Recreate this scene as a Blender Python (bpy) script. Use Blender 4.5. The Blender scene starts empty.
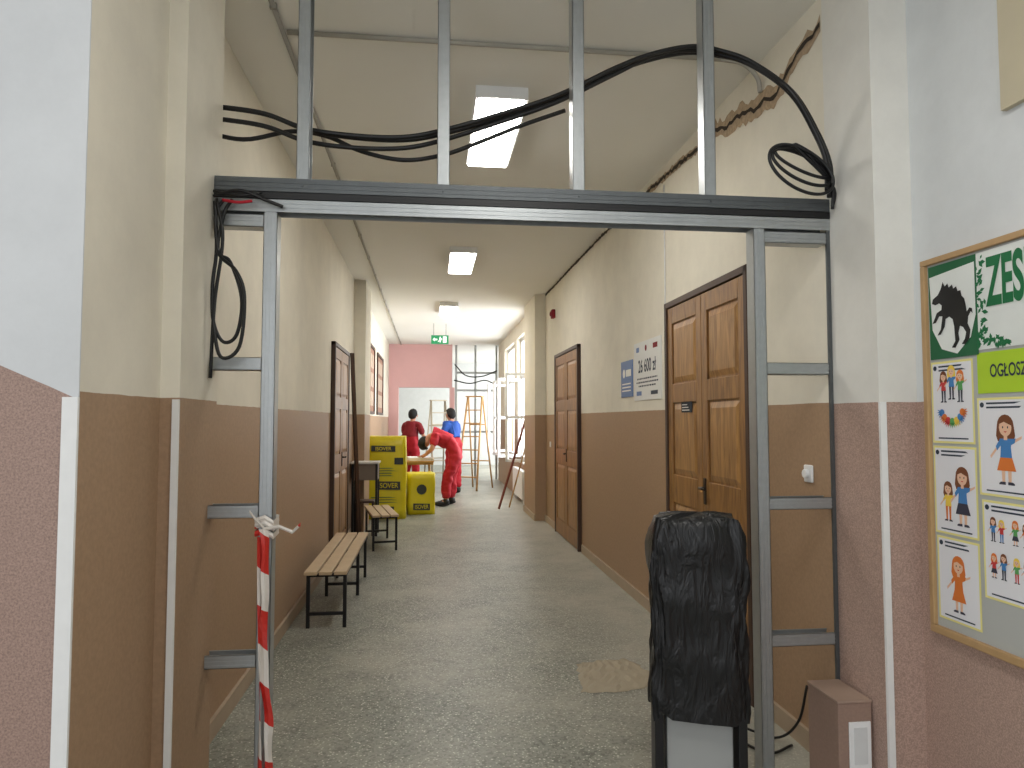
import bpy, bmesh, math, random
from mathutils import Vector, Matrix
random.seed(4)
scn=bpy.context.scene
COL=scn.collection
try:
    scn.view_settings.view_transform='Standard'
except Exception: pass

def lin(c):
    return tuple(((v/255)/12.92 if v/255<=0.04045 else (((v/255)+0.055)/1.055)**2.4) for v in c)+(1.0,)

# ---------------------------------------------------------------- materials
def mat(name,col,rough=0.6,metal=0.0,var=0.08,scale=8.0,bump=0.0,emit=0.0,ecol=None):
    m=bpy.data.materials.new(name); m.use_nodes=True
    nt=m.node_tree; N=nt.nodes; L=nt.links
    b=N['Principled BSDF']; b.inputs['Roughness'].default_value=rough; b.inputs['Metallic'].default_value=metal
    tc=N.new('ShaderNodeTexCoord'); nz=N.new('ShaderNodeTexNoise'); nz.inputs['Scale'].default_value=scale; nz.inputs['Detail'].default_value=4
    L.new(tc.outputs['Object'],nz.inputs['Vector'])
    c=lin(col)
    mx=N.new('ShaderNodeMix'); mx.data_type='RGBA'
    mx.inputs[6].default_value=tuple(v*(1-var) for v in c[:3])+(1,)
    mx.inputs[7].default_value=tuple(min(1,v*(1+var)) for v in c[:3])+(1,)
    L.new(nz.outputs['Fac'],mx.inputs[0]); L.new(mx.outputs[2],b.inputs['Base Color'])
    if bump>0:
        bp=N.new('ShaderNodeBump'); bp.inputs['Strength'].default_value=bump; bp.inputs['Distance'].default_value=0.01
        L.new(nz.outputs['Fac'],bp.inputs['Height']); L.new(bp.outputs['Normal'],b.inputs['Normal'])
    if emit>0:
        b.inputs['Emission Color'].default_value=lin(ecol or col); b.inputs['Emission Strength'].default_value=emit
    return m

def wallmat(name,up,low,h,slope=0.0,x0=0.0,grain=0.12,gscale=120.0,rl=0.55):
    """two-tone painted wall: colour changes at height h (+slope along x)"""
    m=bpy.data.materials.new(name); m.use_nodes=True
    nt=m.node_tree; N=nt.nodes; L=nt.links; b=N['Principled BSDF']
    g=N.new('ShaderNodeNewGeometry'); s=N.new('ShaderNodeSeparateXYZ'); L.new(g.outputs['Position'],s.inputs[0])
    def mth(op,a,bv):
        n=N.new('ShaderNodeMath'); n.operation=op
        for i,v in enumerate((a,bv)):
            if isinstance(v,(int,float)): n.inputs[i].default_value=v
            else: L.new(v,n.inputs[i])
        return n.outputs[0]
    e=mth('MULTIPLY',mth('SUBTRACT',s.outputs[0],x0),slope)
    hh=mth('ADD',e,h)
    nb=N.new('ShaderNodeTexNoise'); nb.inputs['Scale'].default_value=9; L.new(g.outputs['Position'],nb.inputs['Vector'])
    hh=mth('ADD',hh,mth('MULTIPLY',mth('SUBTRACT',nb.outputs['Fac'],0.5),0.006))
    fac=mth('GREATER_THAN',s.outputs[2],hh)
    def vary(c,sc,amt,det=5):
        nz=N.new('ShaderNodeTexNoise'); nz.inputs['Scale'].default_value=sc; nz.inputs['Detail'].default_value=det
        nz.inputs['Roughness'].default_value=0.68
        L.new(g.outputs['Position'],nz.inputs['Vector'])
        rp=N.new('ShaderNodeValToRGB'); rp.color_ramp.elements[0].position=0.33; rp.color_ramp.elements[1].position=0.67
        c=lin(c)
        rp.color_ramp.elements[0].color=tuple(v*(1-amt) for v in c[:3])+(1,)
        rp.color_ramp.elements[1].color=tuple(min(1,v*(1+amt)) for v in c[:3])+(1,)
        L.new(nz.outputs['Fac'],rp.inputs[0]); return rp.outputs[0],nz.outputs['Fac']
    cu,nu=vary(up,2.4,0.06,8)
    cl,nl=vary(low,gscale,grain,2)
    mx=N.new('ShaderNodeMix'); mx.data_type='RGBA'; L.new(fac,mx.inputs[0]); L.new(cl,mx.inputs[6]); L.new(cu,mx.inputs[7])
    sc=N.new('ShaderNodeTexNoise'); sc.inputs['Scale'].default_value=5.5; sc.inputs['Detail'].default_value=10; sc.inputs['Roughness'].default_value=0.75
    L.new(g.outputs['Position'],sc.inputs['Vector'])
    sr=N.new('ShaderNodeValToRGB'); sr.color_ramp.elements[0].position=0.66; sr.color_ramp.elements[1].position=0.74
    sr.color_ramp.elements[0].color=(0,0,0,1); sr.color_ramp.elements[1].color=(0.35,0.35,0.35,1); L.new(sc.outputs['Fac'],sr.inputs[0])
    m2=N.new('ShaderNodeMix'); m2.data_type='RGBA'; m2.blend_type='MULTIPLY'; L.new(sr.outputs[0],m2.inputs[0]); L.new(mx.outputs[2],m2.inputs[6]); m2.inputs[7].default_value=(0.62,0.58,0.54,1)
    L.new(m2.outputs[2],b.inputs['Base Color'])
    r=mth('ADD',mth('MULTIPLY',fac,0.9-rl),rl); L.new(r,b.inputs['Roughness'])
    b.inputs['Specular IOR Level'].default_value=0.3
    n2=N.new('ShaderNodeTexNoise'); n2.inputs['Scale'].default_value=14; n2.inputs['Detail'].default_value=3; L.new(g.outputs['Position'],n2.inputs['Vector'])
    bp=N.new('ShaderNodeBump'); bp.inputs['Strength'].default_value=0.16; bp.inputs['Distance'].default_value=0.008
    L.new(n2.outputs['Fac'],bp.inputs['Height']); L.new(bp.outputs['Normal'],b.inputs['Normal'])
    return m

def floormat():
    m=bpy.data.materials.new('terrazzo'); m.use_nodes=True
    nt=m.node_tree; N=nt.nodes; L=nt.links; b=N['Principled BSDF']
    g=N.new('ShaderNodeNewGeometry')
    v=N.new('ShaderNodeTexVoronoi'); v.inputs['Scale'].default_value=56; L.new(g.outputs['Position'],v.inputs['Vector'])
    r=N.new('ShaderNodeValToRGB'); r.color_ramp.interpolation='LINEAR'
    E=r.color_ramp.elements; E[0].position=0.0; E[0].color=lin((246,246,238)); E[1].position=0.32; E[1].color=lin((132,135,126))
    e=E.new(0.2); e.color=lin((212,212,200)); e=E.new(0.27); e.color=lin((142,145,136))
    L.new(v.outputs['Distance'],r.inputs[0])
    v2=N.new('ShaderNodeTexVoronoi'); v2.inputs['Scale'].default_value=84; L.new(g.outputs['Position'],v2.inputs['Vector'])
    hs=N.new('ShaderNodeSeparateColor'); L.new(v2.outputs['Color'],hs.inputs[0])
    r2=N.new('ShaderNodeValToRGB'); r2.color_ramp.interpolation='CONSTANT'
    E=r2.color_ramp.elements; E[0].position=0; E[0].color=(0.48,0.49,0.48,1); E[1].position=0.25; E[1].color=(0.84,0.85,0.83,1); e=E.new(0.62); e.color=(1,1,1,1)
    L.new(hs.outputs[0],r2.inputs[0])
    mm=N.new('ShaderNodeMix'); mm.data_type='RGBA'; mm.blend_type='MULTIPLY'; mm.inputs[0].default_value=1
    L.new(r.outputs[0],mm.inputs[6]); L.new(r2.outputs[0],mm.inputs[7])
    nz=N.new('ShaderNodeTexNoise'); nz.inputs['Scale'].default_value=1.5; nz.inputs['Detail'].default_value=9; nz.inputs['Roughness'].default_value=0.72
    L.new(g.outputs['Position'],nz.inputs['Vector'])
    r3=N.new('ShaderNodeValToRGB'); r3.color_ramp.elements[0].position=0.42; r3.color_ramp.elements[1].position=0.74
    r3.color_ramp.elements[0].color=(0.06,0.06,0.06,1); r3.color_ramp.elements[1].color=(0.72,0.72,0.72,1)
    L.new(nz.outputs['Fac'],r3.inputs[0])
    s=N.new('ShaderNodeSeparateXYZ'); L.new(g.outputs['Position'],s.inputs[0])
    mr=N.new('ShaderNodeMapRange'); mr.inputs[1].default_value=0.7; mr.inputs[2].default_value=1.7; mr.inputs[3].default_value=0.0; mr.inputs[4].default_value=0.5; L.new(s.outputs[0],mr.inputs[0])
    ad=N.new('ShaderNodeMath'); ad.operation='ADD'; ad.use_clamp=True; L.new(r3.outputs[0],ad.inputs[0]); L.new(mr.outputs[0],ad.inputs[1])
    md=N.new('ShaderNodeMix'); md.data_type='RGBA'; L.new(ad.outputs[0],md.inputs[0]); L.new(mm.outputs[2],md.inputs[6]); md.inputs[7].default_value=lin((178,175,162))
    L.new(md.outputs[2],b.inputs['Base Color']); b.inputs['Roughness'].default_value=0.42; b.inputs['Specular IOR Level'].default_value=0.4
    return m

CREAM=(229,223,207); BROWN=(166,137,109); PINKB=(178,151,138); WHITE=(208,210,211)
DZ=1.575
M_corr=wallmat('corridor_paint',CREAM,BROWN,DZ,grain=0.07,gscale=60)
M_right=wallmat('entrance_paint',(226,224,217),PINKB,DZ-0.005,grain=0.25,gscale=180,rl=0.5)
M_stair=wallmat('stair_paint',WHITE,(158,132,120),1.553,slope=-0.46,x0=-0.914,grain=0.25,gscale=180,rl=0.5)
M_hallr=wallmat('hall_paint',(216,219,220),PINKB,DZ-0.005,grain=0.25,gscale=180,rl=0.5)
M_ceil=mat('ceiling_paint',(240,239,233),0.9,var=0.03,scale=1.2,bump=0.1)
M_floor=floormat()
M_white=mat('white_plaster',(232,232,230),0.8,var=0.06,scale=20)
M_pink=mat('pink_paint',(228,182,182),0.8,var=0.03)
M_base=mat('skirting_paint',(172,154,132),0.6,var=0.1)
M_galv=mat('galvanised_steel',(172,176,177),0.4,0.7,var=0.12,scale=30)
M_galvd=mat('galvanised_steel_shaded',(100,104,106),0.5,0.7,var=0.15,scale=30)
M_black=mat('black_rubber',(16,16,18),0.45,var=0.1)
M_blackm=mat('black_steel',(24,23,24),0.45,0.2)
M_dark=mat('dark_brown_wood',(66,44,32),0.5,var=0.2,scale=20)
M_slat=mat('bench_plywood',(196,172,138),0.5,var=0.12,scale=10)
M_wframe=mat('white_window_frame',(235,236,236),0.4,var=0.02)
M_red=mat('red_workwear',(176,20,40),0.75,var=0.2,scale=18,bump=0.5)
M_dred=mat('dark_red_shirt',(128,22,34),0.8,var=0.2,scale=18,bump=0.5)
M_blue=mat('blue_shirt',(36,80,165),0.8,var=0.15,scale=18,bump=0.5)
M_skin=mat('skin',(196,140,112),0.55,var=0.04)
M_hair=mat('dark_hair',(20,16,15),0.75,var=0.3,scale=60,bump=0.8)
M_paper=mat('paper',(236,234,226),0.7,var=0.02)
M_yel=mat('yellow_film',(226,210,30),0.35,var=0.1,scale=6,bump=0.5)
M_cardb=mat('raw_wood',(190,150,98),0.7,var=0.15,scale=12)
M_alu=mat('ladder_aluminium',(190,180,160),0.4,0.4)

def woodmat(name,c1,c2):
    m=bpy.data.materials.new(name); m.use_nodes=True
    nt=m.node_tree; N=nt.nodes; L=nt.links; b=N['Principled BSDF']
    tc=N.new('ShaderNodeTexCoord'); mp=N.new('ShaderNodeMapping'); mp.inputs['Scale'].default_value=(9,9,1.1)
    L.new(tc.outputs['Object'],mp.inputs[0])
    nz=N.new('ShaderNodeTexNoise'); nz.inputs['Scale'].default_value=3.2; nz.inputs['Detail'].default_value=6; nz.inputs['Distortion'].default_value=1.2
    L.new(mp.outputs[0],nz.inputs['Vector'])
    r=N.new('ShaderNodeValToRGB'); r.color_ramp.elements[0].position=0.3; r.color_ramp.elements[1].position=0.7
    r.color_ramp.elements[0].color=lin(c1); r.color_ramp.elements[1].color=lin(c2)
    L.new(nz.outputs['Fac'],r.inputs[0]); L.new(r.outputs[0],b.inputs['Base Color']); b.inputs['Roughness'].default_value=0.42
    return m
M_door=woodmat('varnished_pine',(108,74,40),(162,118,66))
M_door2=woodmat('varnished_pine_panel',(124,88,50),(180,136,82))

# ---------------------------------------------------------------- mesh helpers
def abox(bm,x0,x1,y0,y1,z0,z1,mi=0,rot=None):
    c=Vector(((x0+x1)/2,(y0+y1)/2,(z0+z1)/2))
    M=Matrix.Translation(c)
    if rot is not None: M=M@rot
    r=bmesh.ops.create_cube(bm,size=1,matrix=M@Matrix.Diagonal((abs(x1-x0),abs(y1-y0),abs(z1-z0),1)))
    fs=set()
    for v in r['verts']:
        for f in v.link_faces: fs.add(f)
    for f in fs: f.material_index=mi
def acyl(bm,p0,p1,r,seg=12,r2=None,mi=0):
    p0=Vector(p0); p1=Vector(p1); d=p1-p0
    q=d.to_track_quat('Z','Y').to_matrix().to_4x4()
    res=bmesh.ops.create_cone(bm,cap_ends=True,segments=seg,radius1=r,radius2=r if r2 is None else r2,depth=d.length,matrix=Matrix.Translation((p0+p1)/2)@q)
    fs=set()
    for v in res['verts']:
        for f in v.link_faces: fs.add(f)
    for f in fs: f.material_index=mi; f.smooth=len(f.verts)==4
def asph(bm,c,r,sc=(1,1,1),seg=12,mi=0,rot=None):
    M=Matrix.Translation(Vector(c))
    if rot is not None: M=M@rot
    res=bmesh.ops.create_uvsphere(bm,u_segments=seg,v_segments=max(6,seg//2+2),radius=r,matrix=M@Matrix.Diagonal((*sc,1)))
    fs=set()
    for v in res['verts']:
        for f in v.link_faces: fs.add(f)
    for f in fs: f.material_index=mi; f.smooth=True
def catmull(P,n=8):
    P=[Vector(p) for p in P]; out=[]
    Q=[P[0]*2-P[1]]+P+[P[-1]*2-P[-2]]
    for i in range(1,len(Q)-2):
        a,b,c,d=Q[i-1],Q[i],Q[i+1],Q[i+2]
        for k in range(n):
            t=k/n
            out.append(0.5*((2*b)+(c-a)*t+(2*a-5*b+4*c-d)*t*t+(3*b-a-3*c+d)*t**3))
    out.append(P[-1]); return out
def atube(bm,P,r,seg=8,mi=0):
    prev=None; n=None
    for i,p in enumerate(P):
        d=(P[min(i+1,len(P)-1)]-P[max(i-1,0)]).normalized()
        if n is None: n=d.orthogonal().normalized()
        n=(n-d*n.dot(d)).normalized(); b=d.cross(n)
        ring=[bm.verts.new(p+(n*math.cos(2*math.pi*k/seg)+b*math.sin(2*math.pi*k/seg))*r) for k in range(seg)]
        if prev:
            for k in range(seg):
                f=bm.faces.new((prev[k],prev[(k+1)%seg],ring[(k+1)%seg],ring[k])); f.smooth=True; f.material_index=mi
        else: bm.faces.new(ring[::-1])
        prev=ring
    bm.faces.new(prev)
def poly(bm,pts,y=0.0,th=0.0008,mi=0):
    """flat shape in the local XZ plane facing -Y"""
    vs=[bm.verts.new((p[0],y-th,p[1])) for p in pts]
    f=bm.faces.new(vs); f.material_index=mi; f.normal_update()
    if f.normal.y>0: f.normal_flip()
def disc(bm,cx,cz,rx,rz=None,y=0,th=0.0008,mi=0,seg=16,a0=0,a1=360):
    rz=rz or rx
    poly(bm,[(cx+rx*math.cos(math.radians(a0+(a1-a0)*k/seg)),cz+rz*math.sin(math.radians(a0+(a1-a0)*k/seg))) for k in range(seg+(0 if a1-a0==360 else 1))],y,th,mi)
def obj(name,bm,mats,parent=None,label=None,bevel=0.0,loc=None,rotz=None,recalc=True):
    me=bpy.data.meshes.new(name)
    if recalc: bmesh.ops.recalc_face_normals(bm,faces=bm.faces)
    bm.to_mesh(me); bm.free()
    for m in (mats if isinstance(mats,(list,tuple)) else [mats]): me.materials.append(m)
    o=bpy.data.objects.new(name,me); COL.objects.link(o)
    if parent: o.parent=parent
    if label: o['label']=label
    if bevel>0:
        b=o.modifiers.new('bev','BEVEL'); b.width=bevel; b.segments=2; b.limit_method='ANGLE'
    if loc: o.location=loc
    if rotz is not None: o.rotation_euler=(0,0,rotz)
    return o
def B(): return bmesh.new()
def thing(name,label,cat,loc=(0,0,0),rotz=0.0,group=None,kind=None):
    e=bpy.data.objects.new(name,None); e.empty_display_size=0.1; COL.objects.link(e)
    e.location=loc; e.rotation_euler=(0,0,rotz)
    if kind: e['kind']=kind
    if label: e['label']=label
    if cat: e['category']=cat
    if group: e['group']=group
    return e
def struct(name,boxes,m,label=None):
    bm=B()
    for b in boxes: abox(bm,*b)
    o=obj(name,bm,m); o['kind']='structure'
    if label: o['label']=label
    return o
def text(parent,name,s,size,x,y,z,m,align='LEFT',sx=1.0,bold=0.0):
    cu=bpy.data.curves.new('t','FONT'); cu.body=s; cu.size=size; cu.align_x=align; cu.offset=bold
    t=bpy.data.objects.new('t',cu); COL.objects.link(t)
    bpy.context.view_layer.update()
    me=bpy.data.meshes.new_from_object(t.evaluated_get(bpy.context.evaluated_depsgraph_get()))
    bpy.data.objects.remove(t); bpy.data.curves.remove(cu)
    me.transform(Matrix.Translation((x,y,z))@Matrix.Rotation(math.pi/2,4,'X')@Matrix.Diagonal((sx,1,1,1)))
    me.materials.clear(); me.materials.append(m)
    o=bpy.data.objects.new(name,me); COL.objects.link(o); o.parent=parent
    return o
def copy_thing(root,loc,rotz=None,label=None):
    n=root.copy(); COL.objects.link(n); n.location=loc
    if rotz is not None: n.rotation_euler=(0,0,rotz)
    if label: n['label']=label
    def rec(a,b):
        for c in a.children:
            d=c.copy(); COL.objects.link(d); d.parent=b; rec(c,d)
    rec(root,n); return n
HP=math.pi/2

# ---------------------------------------------------------------- setting
H=3.40; L0=-1.02; R0=1.73; YE=17.7
struct('floor',[(-4,4,-3,24,-0.1,0)],M_floor)
struct('ceiling',[(-4,4,-1.2,24,H,H+0.1)],M_ceil)
struct('wall_left',[(L0-0.3,L0,2.93,YE,0,H)],M_corr)
struct('wall_left_pilaster',[(L0,-0.87,9.62,10.45,0,H)],M_corr)
struct('wall_left_pier',[(-3,-0.85,2.51,2.93,0,H),(-3,-0.914,1.96,2.51,0,H)],M_corr)
struct('wall_stair',[(-4,-0.9145,1.955,1.962,0,H)],M_stair)
struct('trim_1',[(-0.952,-0.913,1.948,1.958,0,1.56)],M_white)
struct('trim_2',[(-0.871,-0.849,2.500,2.512,0,1.57)],M_white)
struct('wall_right',[(R0,R0+0.35,2.86,11.9,0,H),(R0,R0+0.35,11.9,YE,0,0.72),(R0,R0+0.35,11.9,YE,3.12,H),
   (R0,R0+0.35,13.9,14.3,0.72,3.12),(R0,R0+0.35,16.2,YE,0.72,3.12)],M_corr)
struct('wall_right_pilaster',[(1.57,R0,10.4,11.6,0,H)],M_corr)
struct('wall_right_reveal',[(R0,2.4,2.53,2.86,0,H)],M_right)
struct('wall_hall',[(1.89,2.2,-3,2.53,0,H)],M_hallr)
struct('trim_3',[(R0-0.002,R0+0.024,2.520,2.532,0,1.57)],M_white)
struct('trim_4',[(1.868,1.89,1.70,2.06,2.52,3.2)],mat('beige_panel',(196,186,160),0.7))
struct('baseboard_left',[(L0,L0+0.018,2.93,7.38,0,0.09),(L0,L0+0.018,8.78,9.62,0,0.09),(L0,L0+0.018,10.45,YE,0,0.09)],M_base)
struct('baseboard_right',[(R0-0.018,R0,4.93,7.86,0,0.09),(R0-0.018,R0,2.87,3.52,0,0.09),(R0-0.018,R0,9.46,10.4,0,0.09),(1.552,1.57,10.4,11.6,0,0.09)],M_base)
struct('wall_far',[(L0-0.3,0.56,YE,YE+0.25,2.32,H),(L0-0.3,-0.78,YE,YE+0.25,0,2.32),(0.5,0.62,YE,YE+0.25,0,2.32)],M_pink)
struct('wall_back',[(-3,4,23.5,23.6,0,H)],mat('back_wall',(222,224,222),0.8))
struct('wall_back_side',[(-3.1,-3,YE,23.6,0,H),(4,4.1,YE,23.6,0,H)],mat('back_side_wall',(215,214,210),0.8))

# crack along the top of the right wall
crack=[(2.87,3.27),(2.93,3.245),(3.02,3.25),(3.11,3.225),(3.20,3.17),(3.30,3.135),(3.40,3.175),(3.516,3.168),(3.62,3.20),(3.756,3.229),(3.86,3.22),(4.026,3.27),(4.2,3.262),(4.513,3.285),(4.8,3.30),(5.25,3.325),(5.7,3.335),(6.25,3.353),(7.01,3.37),(8.55,3.378),(10.4,3.38)]
def crackmesh(w,off,seed,jit=.007,lo=.5,hi=1.3):
    rnd=random.Random(seed); bm=B(); P=[]
    for i in range(len(crack)-1):
        (y0,z0),(y1,z1)=crack[i],crack[i+1]
        n=max(2,int((y1-y0)/0.03))
        for k in range(n):
            t=k/n; P.append((y0+(y1-y0)*t,z0+(z1-z0)*t+rnd.uniform(-jit,jit)*(1 if y0<5.5 else .5)))
    prev=None
    for y,z in P:
        ww=w(y)
        a=bm.verts.new((R0-off,y,min(z+ww*rnd.uniform(lo,hi),H-.001))); b=bm.verts.new((R0-off,y,z-ww*rnd.uniform(lo,hi)))
        if prev: bm.faces.new((prev[0],a,b,prev[1]))
        prev=(a,b)
    return bm
def pw(y):
    if y<3.15: return .050
    if y<4.1: return .066
    if y<5.4: return .032
    return .012
o=obj('trim_crack_plaster',crackmesh(pw,0.002,3,.005,.55,1.2),mat('broken_plaster',(178,156,128),0.95,var=0.4,scale=45,bump=0.8)); o['kind']='structure'
o=obj('trim_crack',crackmesh(lambda y:.013 if y<4.2 else (.015 if y<6 else .018),.005,5,.009),mat('crack_dark',(62,52,42),1.0,var=0.3,scale=40)); o['kind']='structure'

# ---------------------------------------------------------------- windows
def window(n,y0,y1,opened):
    e=thing('window_%d'%n,'tall white-framed casement window',None,(R0+0.12,(y0+y1)/2,0.72),-HP,kind='structure')
    w=(y1-y0)/2; h=2.40
    bm=B()
    for a in(-w+.03,w-.03,0): abox(bm,a-.035,a+.035,-.03,.03,0,h)
    for z in(.03,h-.03,h*.68): abox(bm,-w,w,-.03,.03,z-.035,z+.035)
    obj('window_frame',bm,M_wframe,e)
    bm=B(); abox(bm,-w,w,-.15,-.03,-.03,0.0); obj('window_sill',bm,M_wframe,e)
    if opened:
        for sx in(-1,1):
            bm=B(); ww=.52; hh=h*.68-.08
            for a in(.025,ww-.025): abox(bm,a-.025,a+.025,-.02,.02,0,hh)
            for z in(.025,hh-.025,hh*.5): abox(bm,0,ww,-.02,.02,z-.025,z+.025)
            o=obj('casement',bm,M_wframe,e); o.location=(sx*(w-.06),-.06,.05); o.rotation_euler=(0,0,(math.pi+1.15) if sx>0 else -1.15)
window(1,11.9,13.9,True); window(2,14.3,16.2,True)

# ---------------------------------------------------------------- doors
def door(n,loc,rotz,w,h):
    e=thing('door_%d'%n,'varnished pine double door in a dark brown frame',None,loc,rotz,kind='structure')
    bm=B(); f=.042; ht=h
    abox(bm,-w/2,-w/2+f,-.045,0,0,ht); abox(bm,w/2-f,w/2,-.045,0,0,ht); abox(bm,-w/2,w/2,-.045,0,ht-f,ht)
    obj('door_frame',bm,M_dark,e,bevel=.004)
    lw=(w-2*f)/2-.006
    for s in(-1,1):
        x0=-w/2+f+.003 if s<0 else .003; x1=x0+lw
        bm=B(); abox(bm,x0,x1,-.022,0,.01,ht-f-.005)
        st=.085
        for (a,b) in((x0,x0+st),(x1-st,x1)): abox(bm,a,b,-.034,-.022,.01,ht-f-.005)
        zs=[.01,.2,.93,1.12,1.62,1.75,ht-f-.12,ht-f-.005]
        for k in range(0,8,2): abox(bm,x0+st,x1-st,-.034,-.022,zs[k],zs[k+1] if k else .2)
        lf=obj('door_leaf',bm,M_door,e,bevel=.003)
        for (za,zb) in((.2,.93),(1.12,1.62),(1.75,ht-f-.12)):
            bm=B()
            xa,xb=x0+st+.012,x1-st-.012; za+=.012; zb-=.012; g=.035
            o4=[bm.verts.new(p) for p in((xa,-.0225,za),(xb,-.0225,za),(xb,-.0225,zb),(xa,-.0225,zb))]
            i4=[bm.verts.new(p) for p in((xa+g,-.033,za+g),(xb-g,-.033,za+g),(xb-g,-.033,zb-g),(xa+g,-.033,zb-g))]
            for k in range(4): bm.faces.new((o4[k],o4[(k+1)%4],i4[(k+1)%4],i4[k]))
            bm.faces.new(i4)
            obj('door_panel',bm,M_door2,e)
    bm=B(); abox(bm,.025,.055,-.042,-.034,.98,1.14); acyl(bm,(.04,-.042,1.08),(.04,-.075,1.08),.008); acyl(bm,(.04,-.075,1.08),(.13,-.075,1.08),.009)
    obj('door_handle',bm,mat('dark_handle',(60,52,45),.4,.6),e)
    if n==1:
        bm=B(); abox(bm,-.35,-.16,-.038,-.034,1.55,1.62); obj('door_plate',bm,mat('door_plate',(46,48,54),.9),e)
        bm=B()
        for k in range(3): poly(bm,[(-.335,1.563+k*.018),(-.20+(-.02*k),1.563+k*.018),(-.20+(-.02*k),1.568+k*.018),(-.335,1.568+k*.018)],-.0382,.0005)
        obj('door_plate_lettering',bm,M_paper,e)
    return e
door(1,(R0,4.225,0),-HP,1.33,2.34)
door(2,(R0,8.66,0),-HP,1.50,2.38)
door(3,(L0,8.08,0),HP,1.32,2.32)

# ---------------------------------------------------------------- ceiling lamps
M_emit=mat('lamp_diffuser',(255,252,240),0.5,var=0.0,emit=27.0,ecol=(255,252,246))
def lamp(x,y,label):
    e=thing('ceiling_lamp',label,'lamp',(x,y,H),0,group='fluorescent ceiling lamps')
    bm=B(); h=.54
    abox(bm,-.15,-.135,-h,h,-.07,0); abox(bm,.135,.15,-h,h,-.07,0); abox(bm,-.135,.135,-h,-h+.015,-.07,0); abox(bm,-.135,.135,h-.015,h,-.07,0); abox(bm,-.135,.135,-h+.015,h-.015,-.012,0)
    obj('lamp_housing',bm,M_wframe,e)
    bm=B(); abox(bm,-.134,.134,-h+.016,h-.016,-.078,-.05); obj('lamp_diffuser',bm,M_emit,e)
    return e
l1=lamp(.40,4.42,'rectangular surface-mounted lamp lit white on the ceiling')
for (x,y) in((.36,8.15),(.30,11.8)): copy_thing(l1,(x,y,H))
copy_thing(l1,(.2,20.5,H))  # added lamp, hidden behind the far header, to brighten the back room
copy_thing(l1,(.5,.9,H))  # added lamp above the view, brightens the stud frame and entrance walls

# conduit
M_cond=mat('conduit_grey',(170,166,156),.6)
bm=B(); acyl(bm,(-.72,3.0,H-.015),(-.72,YE,H-.015),.012)
e=thing('ceiling_conduit','thin grey cable conduit running along the ceiling','conduit',(0,0,0)); obj('conduit_pipe',bm,M_cond,e)
for k in range(14):
    bm=B(); abox(bm,-.735,-.705,3.2+k,3.215+k,H-.028,H); obj('conduit_clip',bm,M_cond,e)
bm=B(); acyl(bm,(-.70,3.42,H-.015),(1.5,3.42,H-.015),.012); atube(bm,catmull([(1.5,3.42,H-.015),(1.62,3.42,H-.03),(1.70,3.42,H-.1),(1.715,3.42,H-.18)],6),.012)
e=thing('ceiling_conduit','thin grey cable conduit crossing the ceiling','conduit',(0,0,0)); obj('conduit_pipe',bm,M_cond,e)
bm=B(); acyl(bm,(R0-.006,4.97,0.1),(R0-.006,4.97,3.25),.005)
e=thing('wall_cable','thin white cable running down the wall by the door','cable'); obj('cable_run',bm,M_white,e)

# ---------------------------------------------------------------- metal stud frame
FY=2.87
fr=thing('metal_stud_frame','galvanised steel drywall stud frame spanning the corridor','frame',(0,FY,0))
def channel(bm,p,length,axis,w=.05,d=.07,lip=.007,t=.0022,flip=1):
    def bx(u0,u1,y0,y1,a0,a1):
        if axis=='Z': abox(bm,p[0]+u0,p[0]+u1,y0,y1,p[2]+a0,p[2]+a1)
        else: abox(bm,p[0]+a0,p[0]+a1,y0,y1,p[2]+u0,p[2]+u1)
    y0,y1=-d/2,d/2
    bx(-w/2,w/2,y0,y0+t,0,length)
    bx(-w/2,w/2,y1-t,y1,0,length)
    s=-w/2*flip
    bx(min(s,s+t*flip),max(s,s+t*flip),y0,y1,0,length)
    s2=w/2*flip
    bx(min(s2,s2-t*flip),max(s2,s2-t*flip),y0,y0+lip,0,length)
    bx(min(s2,s2-t*flip),max(s2,s2-t*flip),y1-lip,y1,0,length)
    for r in(-.3,0,.3): bx(r*w-.003,r*w+.003,y0-.0022,y0,0,length)
zt=2.457
for x in(-.511,.05,.615,1.19):
    bm=B(); channel(bm,(x,0,zt),H-zt,'Z')
    obj('stud',bm,M_galv,fr)
def track(name,z0,z1,up,m,y0=-.04,y1=.04):
    bm=B(); t=.0025
    abox(bm,-.848,1.728,y0,y0+t,z0,z1); abox(bm,-.848,1.728,y1-t,y1,z0,z1)
    zz=z0 if up else z1-t
    abox(bm,-.848,1.728,y0,y1,zz,zz+t)
    for zz in(z0+(z1-z0)*.33,z0+(z1-z0)*.66): abox(bm,-.848,1.728,y0-.002,y0,zz-.0015,zz+.0015)
    return obj(name,bm,m,fr)
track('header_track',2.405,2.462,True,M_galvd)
bm=B(); abox(bm,-.848,1.728,-.042,.042,2.378,2.404); obj('dark_gap_strip',bm,M_black,fr)  # solid black strip stands in for the dark gap between the tracks
track('header_track',2.325,2.377,False,M_galv)
for x in(-.511,.05,.615,1.19):
    bm=B(); acyl(bm,(x,-.042,2.435),(x,-.0455,2.435),.005,8); obj('screw',bm,M_galvd,fr)
for (x,f) in((-.632,1),(1.405,-1)):
    bm=B(); channel(bm,(x,0,0),2.325,'Z',w=.052,flip=-f); obj('door_post',bm,M_galv,fr)
bm=B(); x=1.718; abox(bm,x+.007,x+.010,-.035,-.005,0,2.325); abox(bm,x-.006,x+.010,-.037,-.035,0,2.325); obj('wall_track',bm,M_galvd,fr)
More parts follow.
